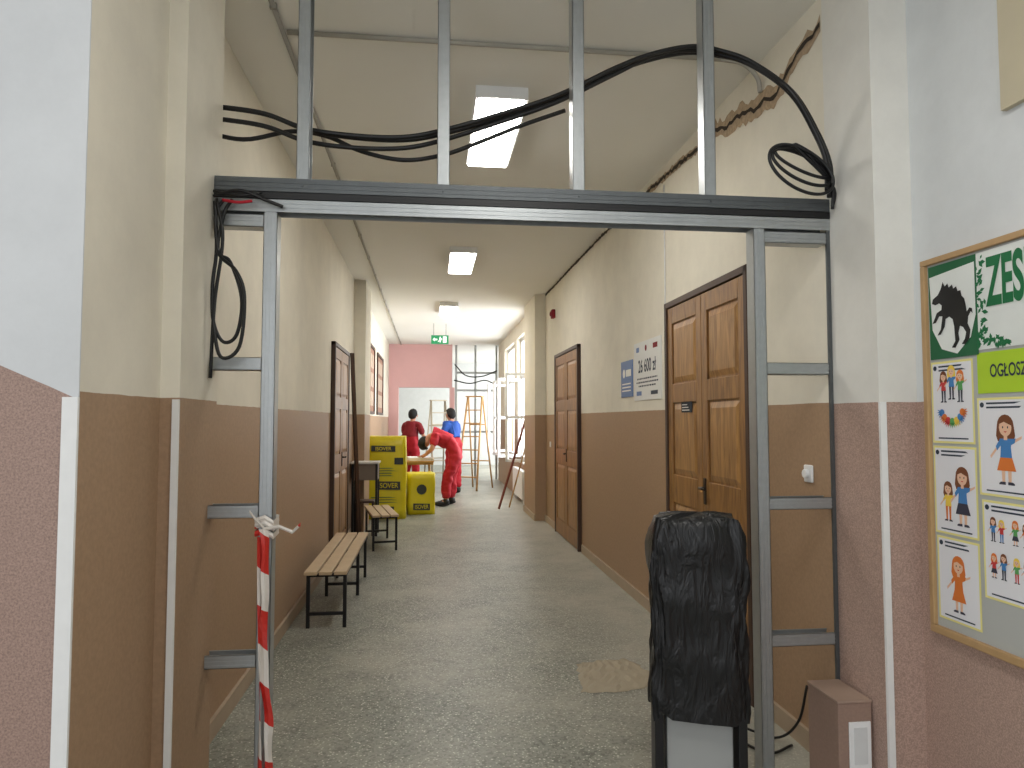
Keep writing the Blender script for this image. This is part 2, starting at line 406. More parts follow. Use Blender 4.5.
for (xa,xb) in((-.848,-.66),(1.432,1.711)):
    for z in(1.72,1.145,.575):
        bm=B(); channel(bm,(xa,0,z),xb-xa,'X',w=.05,d=.066); obj('cross_rail',bm,M_galv,fr)
    bm=B(); channel(bm,(xa,0,2.29),xb-xa,'X',w=.05,d=.066); obj('top_rail',bm,M_galv,fr)

# ---------------------------------------------------------------- cables
CY=2.965
def cable(name,label,chains,r):
    e=thing(name,label,'cable')
    for P in chains:
        bm=B(); atube(bm,catmull(P,7),r,8); obj('cable_strand',bm,M_black,e)
    return e
base=[(-1.0,2.80),(-.857,2.795),(-.69,2.775),(-.525,2.72),(-.327,2.70),(-.12,2.705),(.05,2.745),(.295,2.83),(.553,2.93),(.817,3.07),(.995,3.145),(1.17,3.185),(1.29,3.15),(1.40,3.07),(1.54,2.91),(1.65,2.74),(1.705,2.60),(1.708,2.47)]
ch=[]
for k,(dy,dz,up) in enumerate(((0,0,0),(.03,-.03,.012),(.05,.008,-.012))):
    P=[]
    for x,z in base:
        t=min(1,max(0,(x-1.23)/.3)); yy=(CY+dy)*(1-t)+(2.79-.012*k)*t
        P.append((x-(.012*k if x>1.5 else 0),yy+.008*math.sin(3*x+k),z+dz*(1 if x<.9 else .35)+(up*math.sin(x*2.2))))
    ch.append(P)
cable('power_cable','thick black power cables draped through the stud frame',ch,.0105)
b2=[(-1.0,2.735),(-.80,2.70),(-.6,2.745),(-.45,2.73),(-.3,2.67),(-.12,2.64),(.05,2.67),(.2,2.73)]
cable('power_cable','black power cable sagging between the studs',[[(x,CY+.09,z) for x,z in b2]+[(.40,CY+.09,2.82),(.6,CY+.09,2.9)]],.010)
loops=[]
for k in range(3):
    P=[]
    cx,cz=1.565-.012*k,2.585-.018*k; rx,rz=.125+.008*k,.04+.028*k
    for a in range(0,400,30):
        an=math.radians(a+20+25*k); P.append((min(1.705,cx+rx*math.cos(an)),2.75-.014*k+.008*math.sin(an),cz+rz*math.sin(an)+.045*math.cos(an)*(-1)))
    P.append((1.70,2.76,2.50)); P.append((1.705,2.77,2.40)); loops.append(P)
cable('cable_coil','loosely coiled black cable hanging beside the frame',loops,.007)
loops=[]
for k in range(2):
    d=.03*k
    loops.append([(-.80+d,2.80,2.36),(-.83+d,2.80,2.30),(-.815,2.79,2.15),(-.77+d,2.79-d,2.11-.04*k),(-.725+d*.6,2.79-d,1.97),(-.74+d*.6,2.79-d,1.83-.05*k),(-.79,2.79-d,1.80-.06*k),(-.828,2.79,1.88),(-.835,2.795,2.02),(-.825,2.80,2.16),(-.835,2.80,2.35)])
loops.append([(-.83,2.80,2.36),(-.80,2.79,2.2),(-.825,2.79,1.95),(-.835,2.79,1.66)])
cable('cable_coil','loops of black cable hanging from the header beside the pier',loops,.007)
e=thing('cable_tie_bundle','red and black cable ends tied under the header','cable',(-.74,2.80,2.37))
bm=B(); atube(bm,catmull([(-.1,0,0),(0,-.02,.02),(.1,0,-.01),(.16,.01,-.03)],6),.007); obj('cable_end',bm,M_black,e)
bm=B(); atube(bm,catmull([(-.1,0,.02),(0,-.02,.0),(.08,0,.02)],6),.006); obj('cable_end',bm,M_black,e)
bm=B(); atube(bm,catmull([(-.06,-.02,-.02),(0,-.03,-.03),(.05,-.02,-.02)],6),.006); obj('cable_tie',bm,M_red,e)
cable('floor_cable','thin black cable curled on the floor beside the post',[[(1.70,3.05,.30),(1.68,3.1,.12),(1.62,3.2,.01),(1.5,3.35,.01),(1.45,3.2,.01),(1.52,3.06,.01),(1.66,3.12,.01)]],.006)

# ---------------------------------------------------------------- barrier tape
def tapemat():
    m=bpy.data.materials.new('barrier_tape'); m.use_nodes=True; nt=m.node_tree; N=nt.nodes; L=nt.links; b=N['Principled BSDF']
    g=N.new('ShaderNodeNewGeometry'); s=N.new('ShaderNodeSeparateXYZ'); L.new(g.outputs['Position'],s.inputs[0])
    a=N.new('ShaderNodeMath'); a.operation='MULTIPLY_ADD'; a.inputs[1].default_value=.8; L.new(s.outputs[0],a.inputs[0]); L.new(s.outputs[2],a.inputs[2])
    f=N.new('ShaderNodeMath'); f.operation='MULTIPLY'; f.inputs[1].default_value=3.6; L.new(a.outputs[0],f.inputs[0])
    fr_=N.new('ShaderNodeMath'); fr_.operation='FRACT'; L.new(f.outputs[0],fr_.inputs[0])
    gt=N.new('ShaderNodeMath'); gt.operation='GREATER_THAN'; gt.inputs[1].default_value=.5; L.new(fr_.outputs[0],gt.inputs[0])
    mx=N.new('ShaderNodeMix'); mx.data_type='RGBA'; L.new(gt.outputs[0],mx.inputs[0]); mx.inputs[6].default_value=lin((228,222,214)); mx.inputs[7].default_value=lin((205,52,44))
    L.new(mx.outputs[2],b.inputs['Base Color']); b.inputs['Roughness'].default_value=.35
    return m
M_tape=tapemat()
def ribbon(bm,P,w,wd):
    prev=None
    for p,d in zip(P,wd):
        d=Vector(d).normalized()*w/2; p=Vector(p)
        a=bm.verts.new(p-d); m_=bm.verts.new(p+Vector((0,-.006,0))); b=bm.verts.new(p+d)
        if prev:
            bm.faces.new((prev[0],prev[1],m_,a)); bm.faces.new((prev[1],prev[2],b,m_))
        prev=(a,m_,b)
e=thing('barrier_tape','red and white barrier tape tied around the steel post','tape')
n=36
bm=B(); P=[];W=[]
for k in range(n+1):
    t=k/n; P.append((-.632+.035*t+.006*math.sin(11*t)+.003*math.sin(31*t),2.812-.012*math.sin(5*t),1.08-1.07*t)); an=.8*math.sin(9*t)+.3+.3*math.sin(27*t); W.append((math.cos(an),math.sin(an)*.8,0))
ribbon(bm,P,.034,W)
obj('tape_tail',bm,M_tape,e,recalc=False)
bm=B(); P=[];W=[]
for k in range(n+1):
    t=k/n; P.append((-.645+.02*t,2.818-.02*t,1.05-1.04*t)); W.append((math.cos(3*t),math.sin(3*t),0))
ribbon(bm,P,.024,W)
obj('tape_tail',bm,M_tape,e,recalc=False)
bm=B()
for z in(1.09,1.06,1.11): 
    ribbon(bm,[(-.668,2.825,z),(-.63,2.822,z+.012),(-.598,2.825,z-.01),(-.595,2.915,z),(-.668,2.915,z+.01),(-.668,2.825,z)],.022,[(0,0,1)]*6)
ribbon(bm,[(-.63,2.818,1.08),(-.57,2.80,1.09),(-.52,2.79,1.07),(-.49,2.79,1.10)],.014,[(0,.2,1)]*4)
ribbon(bm,[(-.63,2.818,1.08),(-.66,2.80,1.12),(-.68,2.79,1.15)],.014,[(0,.2,1)]*3)
obj('tape_knot',bm,M_tape,e,recalc=False)

# ---------------------------------------------------------------- covered stand
e=thing('covered_stand','standing dispenser wrapped in a black plastic bag on steel legs','stand',(1.01,2.60,0),-.22)
for sx in(-.15,.15):
    bm=B()
    abox(bm,sx-.016,sx+.016,-.08,.08,.04,.42); abox(bm,sx-.016,sx+.016,-.14,.12,0,.04)
    obj('stand_leg',bm,M_blackm,e,bevel=.004)
bm=B(); abox(bm,-.12,.12,-.05,.07,.10,.45); obj('stand_body',bm,mat('light_grey_panel',(160,162,160),.5),e,bevel=.006)
bm=B(); nz=26; ns=56; rings=[]
rnd=random.Random(8)
fold=[rnd.uniform(0,6.28) for _ in range(8)]
for i in range(nz+1):
    t=i/nz; z=.41+.72*t
    ring=[]
    for k in range(ns):
        a=2*math.pi*k/ns
        ca,sa=math.cos(a),math.sin(a)
        ex=.22
        x=abs(ca)**ex*(1 if ca>0 else -1); y=abs(sa)**ex*(1 if sa>0 else -1)
        sh=max(0,t-.9)/.1
        wx=.168+.004*math.sin(3*t*3+1)-.02*sh; wy=.10-.015*sh
        w=.005*math.sin(5*a+fold[0]+4*t)+.004*math.sin(11*a+fold[1]-7*t)+.004*math.sin(17*a+fold[2]+15*t)+rnd.uniform(-.0022,.0022)+.003*math.sin(22*t+3*a)
        ring.append(bm.verts.new((x*(wx+w),y*(wy+w),z+(.014*math.sin(6*a+1) if i==0 else 0)+(.006*math.sin(4*a) if t>.95 else 0))))
    rings.append(ring)
for i in range(nz):
    for k in range(ns):
        f=bm.faces.new((rings[i][k],rings[i][(k+1)%ns],rings[i+1][(k+1)%ns],rings[i+1][k])); f.smooth=True
cen=bm.verts.new((.02,0,1.15)); mid=[bm.verts.new((v.co.x*.55,v.co.y*.55,1.14+rnd.uniform(-.006,.008))) for v in rings[-1]]
for k in range(ns):
    f=bm.faces.new((rings[-1][k],rings[-1][(k+1)%ns],mid[(k+1)%ns],mid[k])); f.smooth=True
    f=bm.faces.new((mid[k],mid[(k+1)%ns],cen)); f.smooth=True
mb=bpy.data.materials.new('black_plastic_film'); mb.use_nodes=True
nt=mb.node_tree; b=nt.nodes['Principled BSDF']; b.inputs['Base Color'].default_value=lin((22,22,23)); b.inputs['Roughness'].default_value=.38
b.inputs['Specular IOR Level'].default_value=.4
tc=nt.nodes.new('ShaderNodeTexCoord'); nzn=nt.nodes.new('ShaderNodeTexNoise'); nzn.inputs['Scale'].default_value=12; nzn.inputs['Detail'].default_value=3; nzn.inputs['Distortion'].default_value=1.6
mpp=nt.nodes.new('ShaderNodeMapping'); mpp.inputs['Scale'].default_value=(1.6,1.6,.45); nt.links.new(tc.outputs['Object'],mpp.inputs[0]); nt.links.new(mpp.outputs[0],nzn.inputs['Vector'])
bp=nt.nodes.new('ShaderNodeBump'); bp.inputs['Strength'].default_value=.65; bp.inputs['Distance'].default_value=.02
nt.links.new(nzn.outputs['Fac'],bp.inputs['Height']); nt.links.new(bp.outputs['Normal'],b.inputs['Normal'])
obj('plastic_bag',bm,mb,e)

# ---------------------------------------------------------------- floor sheet
e=thing('crumpled_paper','flattened torn brown paper sheet lying on the floor','paper',(1.09,4.12,0),.2)
bm=B(); rnd=random.Random(2); g=[]
for i in range(17):
    row=[]
    for j in range(13):
        u=i/16-.5; v=j/12-.5
        x=u*.56*(1-.4*(v+.5))+.05*v; y=v*.5*(1-.2*abs(u))
        r_=math.hypot(u,v)
        k=1-.25*max(0,r_-.45)
        x*=k; y*=k
        if i in(0,16) or j in(0,12): x+=rnd.uniform(-.03,.012); y+=rnd.uniform(-.03,.012); z=.003
        else: z=.004+rnd.uniform(0,.012)
        row.append(bm.verts.new((x,y,z)))
    g.append(row)
for i in range(16):
    for j in range(12): bm.faces.new((g[i][j],g[i+1][j],g[i+1][j+1],g[i][j+1]))
obj('paper_sheet',bm,mat('kraft_paper',(162,152,132),.85,var=.12),e)

# ---------------------------------------------------------------- low box with socket
e=thing('boxed_plinth','low plastered mauve-brown box casing against the reveal','casing',(1.648,2.71,0))
bm=B(); abox(bm,-.068,.072,-.10,.12,0,.40); obj('casing_body',bm,mat('plinth_paint',(150,124,110),.7,var=.18,scale=90),e,bevel=.004)
bm=B(); abox(bm,-.072,.072,-.104,.12,.40,.41); obj('casing_top',bm,mat('plinth_top',(162,138,122),.7),e,bevel=.003)
e=thing('socket_plate','plain white vertical cover plate on the low casing','socket',(1.665,2.609,.24))
bm=B(); abox(bm,-.045,.045,-.008,0,-.09,.09); obj('plate',bm,M_wframe,e,bevel=.003)
bm=B(); abox(bm,-.028,.028,-.0105,-.008,-.07,.07); obj('plate_cover',bm,mat('socket_face',(214,216,216),.4),e,bevel=.001)
e=thing('light_switch','white round rotary switch on the brown wall','switch',(R0,3.04,1.255),-HP)
bm=B(); abox(bm,-.035,.035,-.012,0,-.04,.04); obj('switch_plate',bm,M_wframe,e,bevel=.008)
bm=B(); acyl(bm,(0,-.012,0),(0,-.03,0),.02,20); obj('switch_knob',bm,M_wframe,e,bevel=.003)
e=thing('light_switch','small white switch on the brown wall near the pilaster','switch',(R0,9.95,1.15),-HP)
bm=B(); abox(bm,-.04,.04,-.012,0,-.04,.04); obj('switch_plate',bm,M_wframe,e,bevel=.006)
e=thing('alarm_siren','small red fire alarm siren high on the wall','alarm',(R0,9.6,2.98),-HP)
bm=B(); abox(bm,-.06,.06,-.05,0,-.06,.06); acyl(bm,(0,-.05,0),(0,-.07,0),.035,16); obj('siren_body',bm,M_dred,e,bevel=.01)

# ---------------------------------------------------------------- wall signs
M_ink=mat('dark_ink',(50,60,75),.7); M_sblue=mat('sign_blue',(92,122,172),.5)
e=thing('information_sign','white information sign with grant amount on the wall','sign',(R0,5.42,1.90),-HP)
bm=B(); abox(bm,-.35,.35,-.008,0,-.24,.24); obj('sign_board',bm,mat('sign_white',(225,226,222),.5,var=.02),e,bevel=.002)
text(e,'lettering','26 600 zł',.145,0,-.009,-.01,M_ink,'CENTER',.85,.003)
bm=B()
for k,(x0,x1,z) in enumerate(((-.26,.26,-.07),(-.28,.28,-.10),(-.22,.22,-.13))): 
    x=x0
    while x<x1: w=.02+.03*random.random(); poly(bm,[(x,z),(min(x+w,x1),z),(min(x+w,x1),z+.012),(x,z+.012)],-.0085,.0005); x+=w+.01
poly(bm,[(-.28,.16),(-.2,.16),(-.2,.2),(-.28,.2)],-.0085,.0005,1); poly(bm,[(.16,.16),(.27,.16),(.27,.2),(.16,.2)],-.0085,.0005,2); disc(bm,-.02,.18,.025,y=-.0085,th=.0005,mi=2)
poly(bm,[(-.28,-.2),(-.14,-.2),(-.14,-.165),(-.28,-.165)],-.0085,.0005,1); poly(bm,[(.1,-.2),(.27,-.2),(.27,-.17),(.1,-.17)],-.0085,.0005,0)
obj('sign_print',bm,[M_ink,M_sblue,M_dred],e)
e=thing('information_sign','small blue information sign mounted on the wall','sign',(R0,6.0,1.86),-HP)
bm=B(); abox(bm,-.18,.18,-.008,0,-.16,.16); obj('sign_board',bm,M_sblue,e,bevel=.002)
bm=B(); disc(bm,-.08,.05,.04,y=-.0085,th=.0005); poly(bm,[(-.02,.02),(.14,.02),(.14,.08),(-.02,.08)],-.0085,.0005)
for z in(-.05,-.08,-.11): poly(bm,[(-.14,z),(.13,z),(.13,z+.012),(-.14,z+.012)],-.0085,.0005)
obj('sign_print',bm,M_paper,e)
M_green=mat('exit_green',(20,130,80),.5,var=0,emit=.3,ecol=(30,150,95)); M_ew=mat('exit_white',(240,245,240),.5,var=0,emit=.6)
EZ=3.08
e=thing('exit_sign','green emergency exit sign with running figure hung from the ceiling','sign',(.19,13.8,EZ))
bm=B(); abox(bm,-.17,.17,-.02,.02,-.085,.085); obj('sign_box',bm,M_green,e,bevel=.004)
for x in(-.12,.12):
    bm=B(); acyl(bm,(x,0,.085),(x,0,H-EZ),.004); obj('hanging_rod',bm,M_galvd,e)
bm=B(); y=-.021
poly(bm,[(.06,-.06),(.13,-.06),(.13,.06),(.06,.06)],y); 
poly(bm,[(-.14,0),(-.10,.04),(-.10,.015),(-.05,.015),(-.05,-.015),(-.10,-.015),(-.10,-.04)],y)
disc(bm,.005,.045,.012,y=y); poly(bm,[(-.01,.03),(.02,.03),(.03,-.005),(.01,-.06),(-.005,-.06),(.005,-.02),(-.03,-.05),(-.04,-.04),(-.01,-.005)],y); poly(bm,[(.02,.03),(.05,.01),(.045,0),(.015,.015)],y)
obj('pictogram',bm,M_ew,e)

# ---------------------------------------------------------------- notice board
BX=1.89; BY0=2.458
nb=thing('notice_board','wood-framed school notice board hung on the wall','board',(BX,BY0,0),-HP)
z0,z1=.715,2.105; bw=1.35
bm=B(); abox(bm,.02,bw-.02,-.012,0,z0+.02,z1-.02); obj('board_panel',bm,mat('board_cloth',(182,184,180),.8,var=.04),nb)
bm=B(); abox(bm,0,bw,-.028,0,z0,z0+.028); abox(bm,0,bw,-.028,0,z1-.022,z1); abox(bm,0,.022,-.028,0,z0+.028,z1-.022); abox(bm,bw-.022,bw,-.028,0,z0+.028,z1-.022)
obj('board_frame',bm,mat('board_frame_oak',(184,150,106),.5,var=.15,scale=15),nb,bevel=.003)
M_bg=mat('board_green',(30,100,62),.6); M_lg=mat('leaf_green',(24,112,66),.6); M_lime=mat('lime_card',(178,212,48),.6); M_pale=mat('header_paper',(232,236,232),.6)
e=thing('header_banner','pale school name banner with green letters and leaves','banner',(BX-.0145,2.195,1.90),-HP)
bm=B(); poly(bm,[(0,-.16),(1.05,-.16),(1.05,.175),(0,.175)],0,.001); obj('banner_sheet',bm,M_pale,e)
text(e,'lettering','ZESPÓŁ',.225,.045,-.0035,-.01,M_lg,'LEFT',.42,.007)
bm=B(); rnd=random.Random(5)
for k in range(80):
    t=rnd.random()
    if t<.5: cx=rnd.uniform(.0,.035); cz=rnd.uniform(-.15,.16)
    else: cx=rnd.uniform(.0,.13); cz=-.15+rnd.uniform(0,.08)*(1-cx/.14)
    a=rnd.uniform(0,6.28); s=rnd.uniform(.008,.016)
    poly(bm,[(cx+s*math.cos(a),cz+s*math.sin(a)),(cx+.5*s*math.cos(a+1.57),cz+.5*s*math.sin(a+1.57)),(cx-s*math.cos(a),cz-s*math.sin(a)),(cx-.5*s*math.cos(a+1.57),cz-.5*s*math.sin(a+1.57))],-.001-.00002*k,.0006)
obj('leaf_print',bm,M_lg,e)
e=thing('crest_poster','green poster with black boar on a white shield','poster',(BX-.0145,2.312,1.885),-HP)
bm=B(); poly(bm,[(-.116,-.16),(.117,-.16),(.117,.19),(-.116,.19)],0,.001); obj('poster_sheet',bm,M_bg,e)
bm=B(); poly(bm,[(-.110,.15),(.110,.165),(.110,-.02),(.085,-.095),(.02,-.148),(-.055,-.125),(-.10,-.05)],-.0012,.001); obj('shield',bm,M_pale,e)
bm=B()
# leaping boar: snout upper left, slim waist, separate fore and hind legs, tail at right
boar=[(-.098,.050),(-.092,.066),(-.066,.078),(-.050,.098),(-.040,.122),(-.030,.104),(-.016,.112),(-.010,.096),(.006,.104),(.012,.088),(.026,.094),(.032,.076),(.046,.076),(.050,.056),(.062,.044),(.068,.020),(.072,-.004),(.084,.008),(.096,.004),(.098,-.014),(.090,-.006),(.078,-.022),(.074,-.046),(.086,-.070),(.080,-.100),(.060,-.118),(.044,-.116),(.060,-.098),(.066,-.076),(.052,-.056),(.038,-.050),(.030,-.074),(.034,-.100),(.014,-.126),(-.004,-.124),(.014,-.102),(.012,-.076),(.010,-.046),(.004,-.022),(-.012,-.010),(-.030,-.016),(-.036,-.044),(-.056,-.070),(-.074,-.072),(-.056,-.052),(-.050,-.026),(-.046,-.004),(-.062,-.002),(-.080,-.024),(-.098,-.026),(-.088,-.012),(-.074,.012),(-.050,.020),(-.048,.036),(-.060,.046),(-.080,.042)]
poly(bm,boar,-.0026,.001); bmesh.ops.triangulate(bm,faces=bm.faces)
obj('boar_emblem',bm,M_black,e)
e=thing('heading_card','lime green card with announcement heading pinned on board','card',(BX-.014,2.205,1.66),-HP)
bm=B(); poly(bm,[(0,-.07),(.55,-.07),(.55,.07),(0,.07)],0,.001); obj('card_sheet',bm,M_lime,e)
text(e,'lettering','OGŁOSZENIA',.06,.055,-.0025,-.015,M_ink,'LEFT',.62,.001)
KC=[mat('pic_%d'%i,c,.7,var=0) for i,c in enumerate([(232,190,160),(120,70,40),(70,130,190),(220,120,50),(200,60,60),(90,160,90),(240,205,80),(60,60,75),(238,230,150),(232,232,236)])]
def kid(bm,x,z,s,hair,top,bot,i0,skirt=False):
    y=-.0014-.00025*(i0%6)
    disc(bm,x,z+.80*s,.14*s,.15*s,y,.0002,hair,16)
    poly(bm,[(x-.14*s,z+.8*s),(x+.14*s,z+.8*s),(x+.16*s,z+.66*s),(x+.13*s,z+.58*s),(x-.13*s,z+.58*s),(x-.16*s,z+.66*s)],y,.00022,hair)
    disc(bm,x,z+.77*s,.105*s,.12*s,y,.0004,0,16)
    poly(bm,[(x-.10*s,z+.82*s),(x-.02*s,z+.85*s),(x+.10*s,z+.80*s),(x+.09*s,z+.9*s),(x-.09*s,z+.9*s)],y,.00045,hair)
    poly(bm,[(x-.03*s,z+.66*s),(x+.03*s,z+.66*s),(x+.03*s,z+.6*s),(x-.03*s,z+.6*s)],y,.00042,0)
    poly(bm,[(x-.10*s,z+.62*s),(x+.10*s,z+.62*s),(x+.085*s,z+.5*s),(x+.10*s,z+.34*s),(x-.10*s,z+.34*s),(x-.085*s,z+.5*s)],y,.0004,top)
    for (d,zz) in((-1,-.22),(1,.06)):
        poly(bm,[(x+d*.09*s,z+.62*s),(x+d*.17*s,z+(.60+zz*.4)*s),(x+d*.15*s,z+(.54+zz*.4)*s),(x+d*.08*s,z+.53*s)],y,.0005,top)
        poly(bm,[(x+d*.16*s,z+(.59+zz*.4)*s),(x+d*.27*s,z+(.60+zz)*s),(x+d*.26*s,z+(.56+zz)*s),(x+d*.155*s,z+(.545+zz*.4)*s)],y,.0005,0)
    if skirt: poly(bm,[(x-.10*s,z+.36*s),(x+.10*s,z+.36*s),(x+.16*s,z+.18*s),(x-.16*s,z+.18*s)],y,.0006,bot)
    for d in(-1,1):
        poly(bm,[(x+d*.015*s,z+.35*s),(x+d*.09*s,z+.35*s),(x+d*.075*s,z),(x+d*.03*s,z)],y,.0005,0 if skirt else bot)
        poly(bm,[(x+d*.02*s,z+.03*s),(x+d*.10*s,z+.03*s),(x+d*.13*s,z+.01*s),(x+d*.13*s,z-.01*s),(x+d*.02*s,z-.01*s)],y,.0007,7)
        disc(bm,x+d*.042*s,z+.775*s,.011*s,.017*s,y,.0006,7,8)
    poly(bm,[(x-.03*s,z+.72*s),(x+.03*s,z+.72*s),(x,z+.70*s)],y,.0006,4)
def picposter(Ya,Yb,za,zb,label,kids,hands=False):
    w=Ya-Yb; h=zb-za
    e=thing('picture_poster',label,'poster',(BX-.0135,(Ya+Yb)/2,(za+zb)/2),-HP,group='picture posters on the notice board')
    bm=B(); poly(bm,[(-w/2,-h/2),(w/2,-h/2),(w/2,h/2),(-w/2,h/2)],0,.0005,0); g=.008
    poly(bm,[(-w/2+g,-h/2+g),(w/2-g,-h/2+g),(w/2-g,h/2-g),(-w/2+g,h/2-g)],0,.001,1)
    obj('poster_sheet',bm,[KC[8],KC[9]],e)
    for i,(x,z,s,hh,t,b_,sk) in enumerate(kids):
        bm=B(); kid(bm,x,z,s,hh,t,b_,i,sk); obj('printed_figure',bm,KC,e)
    if hands:
        bm=B()
        for k in range(7):
            a=math.radians(205+k*22); x=.055*math.cos(a); z=-.015+.055*math.sin(a); y=-.002-.0002*k
            disc(bm,x,z,.013,y=y,mi=2+k%5,seg=10)
            for f in range(5):
                b_=a+math.radians(-50+25*f); poly(bm,[(x+.008*math.cos(b_+.5),z+.008*math.sin(b_+.5)),(x+.027*math.cos(b_),z+.027*math.sin(b_)),(x+.008*math.cos(b_-.5),z+.008*math.sin(b_-.5))],y,.0009,2+k%5)
        obj('printed_hands',bm,KC,e)
    bm=B(); rr=random.Random(int(za*100)); disc(bm,-w/2+.022,h/2-.024,.009,y=-.0012)
    for z in (h/2-.022,h/2-.036): poly(bm,[(-w/2+.04,z),(w/2-.03-rr.random()*.05,z),(w/2-.05,z+.006),(-w/2+.04,z+.006)],-.0012,.0004)
    z=-h/2+.016; poly(bm,[(-w/2+.03,z),(w/2-.03,z),(w/2-.03,z+.005),(-w/2+.03,z+.005)],-.0012,.0004)
    obj('poster_lettering',bm,M_ink,e)
picposter(2.430,2.225,1.415,1.715,'poster with children above a ring of painted hands',[(-.04,.0,.12,1,4,7,False),(0,.01,.13,6,2,7,False),(.042,.0,.12,3,5,7,False)],True)
picposter(2.430,2.222,1.085,1.405,'poster showing a woman with a small child',[(-.035,-.11,.15,1,6,3,False),(.035,-.12,.22,1,2,7,True)])
picposter(2.425,2.222,.775,1.075,'poster showing a girl in an orange dress',[(0,-.11,.21,3,3,3,True)])
picposter(2.212,1.98,1.245,1.575,'poster showing a brown-haired woman in blue pointing',[(0,-.12,.24,1,2,3,True)])
picposter(2.205,1.975,.90,1.23,'poster showing small pairs of children at play',[(-.07,.03,.085,1,2,7,False),(-.035,.03,.08,6,4,2,False),(.02,.03,.085,3,5,7,True),(.06,.03,.08,1,3,2,False),(-.07,-.09,.085,3,4,7,True),(-.03,-.09,.09,1,2,7,False),(.02,-.09,.085,6,5,4,False),(.06,-.09,.085,1,2,3,True)])
picposter(1.96,1.73,1.245,1.575,'poster showing two standing children',[(-.04,-.12,.2,1,5,7,False),(.05,-.12,.2,3,4,2,True)])

# ---------------------------------------------------------------- left wall boards
M_disp=mat('display_sheet',(150,110,90),.7); M_dpaper=mat('aged_paper',(190,170,150),.7)
def leftboard(y0,y1,label):
    e=thing('wall_display','%s'%label,'board',(L0,(y0+y1)/2,2.2),HP)
    w=(y1-y0)/2; bm=B(); abox(bm,-w,w,-.01,0,-.55,.55); obj('display_sheet',bm,M_disp,e)
    bm=B(); abox(bm,-w,w,-.03,0,.55,.6); abox(bm,-w,w,-.03,0,-.6,-.55); abox(bm,-w-.05,-w,-.03,0,-.6,.6); abox(bm,w,w+.05,-.03,0,-.6,.6); obj('display_frame',bm,M_dark,e)
    for i in range(4):
        for j in range(3):
            bm=B(); poly(bm,[(-w+.1+i*w*.46,-.45+j*.33),(-w+.1+i*w*.46+w*.36,-.45+j*.33),(-w+.1+i*w*.46+w*.36,-.2+j*.33),(-w+.1+i*w*.46,-.2+j*.33)],-.011,.0005)
            obj('pinned_paper',bm,M_dpaper,e)
leftboard(11.4,12.9,'brown-framed display board with pinned papers on the wall')
leftboard(13.7,15.2,'second brown-framed display board further along the wall')

# ---------------------------------------------------------------- benches
def bench(loc,rotz,Lg,label):
    e=thing('bench',label,'bench',loc,rotz,group='slatted benches along the wall')
    w=.30; n=3; sw=(w-.03)/n
    for k in range(n):
        bm=B(); x=-w/2+k*(sw+.015); abox(bm,x,x+sw,-Lg/2,Lg/2,.39,.415)
        obj('seat_slat',bm,M_slat,e,bevel=.004)
    r=.0125; ys=(-Lg/2+.08,Lg/2-.08) if Lg<1.2 else (-Lg/2+.08,0.12,Lg/2-.08)
    for y in ys:
        bm=B()
        for x in(-w/2+.02,w/2-.02): abox(bm,x-r,x+r,y-r,y+r,0,.39)
        abox(bm,-w/2+.02,w/2-.02,y-r,y+r,.365,.39); abox(bm,-w/2+.02,w/2-.02,y-r,y+r,.09,.112)
        obj('leg_frame',bm,M_blackm,e)
    for x in(-w/2+.02,w/2-.02):
        bm=B(); abox(bm,x-r,x+r,-Lg/2+.08,Lg/2-.08,.366,.388)
        obj('side_rail',bm,M_blackm,e)
bench((-.735,6.08,0),0.0,1.78,'pale slatted wooden bench on black steel legs nearer the post')
bench((-.58,8.66,0),.18,1.0,'pale slatted bench on black legs set askew by the table')

# side table
e=thing('side_table','small dark-legged table with pale grey top against the wall','table',(-.83,9.42,0))
bm=B(); abox(bm,-.18,.18,-.18,.18,.93,.955); obj('table_top',bm,mat('grey_top',(200,198,190),.5),e,bevel=.004)
bm=B(); abox(bm,-.16,.16,-.16,.16,.72,.925); obj('table_drawer_box',bm,mat('grey_brown',(120,108,96),.6),e)
for sx in(-.15,.15):
    for sy in(-.15,.15):
        bm=B(); abox(bm,sx-.015,sx+.015,sy-.015,sy+.015,0,.93); obj('leg',bm,M_blackm,e)
e=thing('stool','dark wooden stool standing under the small table','stool',(-.83,9.42,0))
bm=B(); abox(bm,-.12,.12,-.12,.12,.42,.45); obj('seat',bm,M_dark,e,bevel=.01)
for sx in(-.1,.1):
    for sy in(-.1,.1):
        bm=B(); abox(bm,sx-.012,sx+.012,sy-.012,sy+.012,0,.42); obj('leg',bm,M_dark,e)
def pole(a,b,w,m,name,label,cat):
    a=Vector(a); b=Vector(b); e=thing(name,label,cat,a); bm=B(); d=b-a
    abox(bm,-w/2,w/2,-.012,.012,-d.length/2,d.length/2)
    bm.transform(Matrix.Translation(d/2)@d.to_track_quat('Z','Y').to_matrix().to_4x4()); obj('plank_body',bm,m,e)
pole((-.86,8.95,.02),(-.985,9.06,2.35),.05,M_dark,'plank','long brown plank leaning on the wall beside the door','plank')
pole((-.87,9.08,.02),(-.975,9.15,2.0),.04,M_cardb,'plank','shorter raw wood plank leaning on the wall','plank')
pole((1.15,11.68,.02),(1.67,11.80,1.68),.05,mat('reddish_wood',(120,58,40),.6),'plank','reddish wooden plank leaning against the window pilaster','plank')
pole((1.35,11.9,.02),(1.68,11.86,1.25),.05,M_cardb,'plank','pale wooden plank leaning below the window','plank')

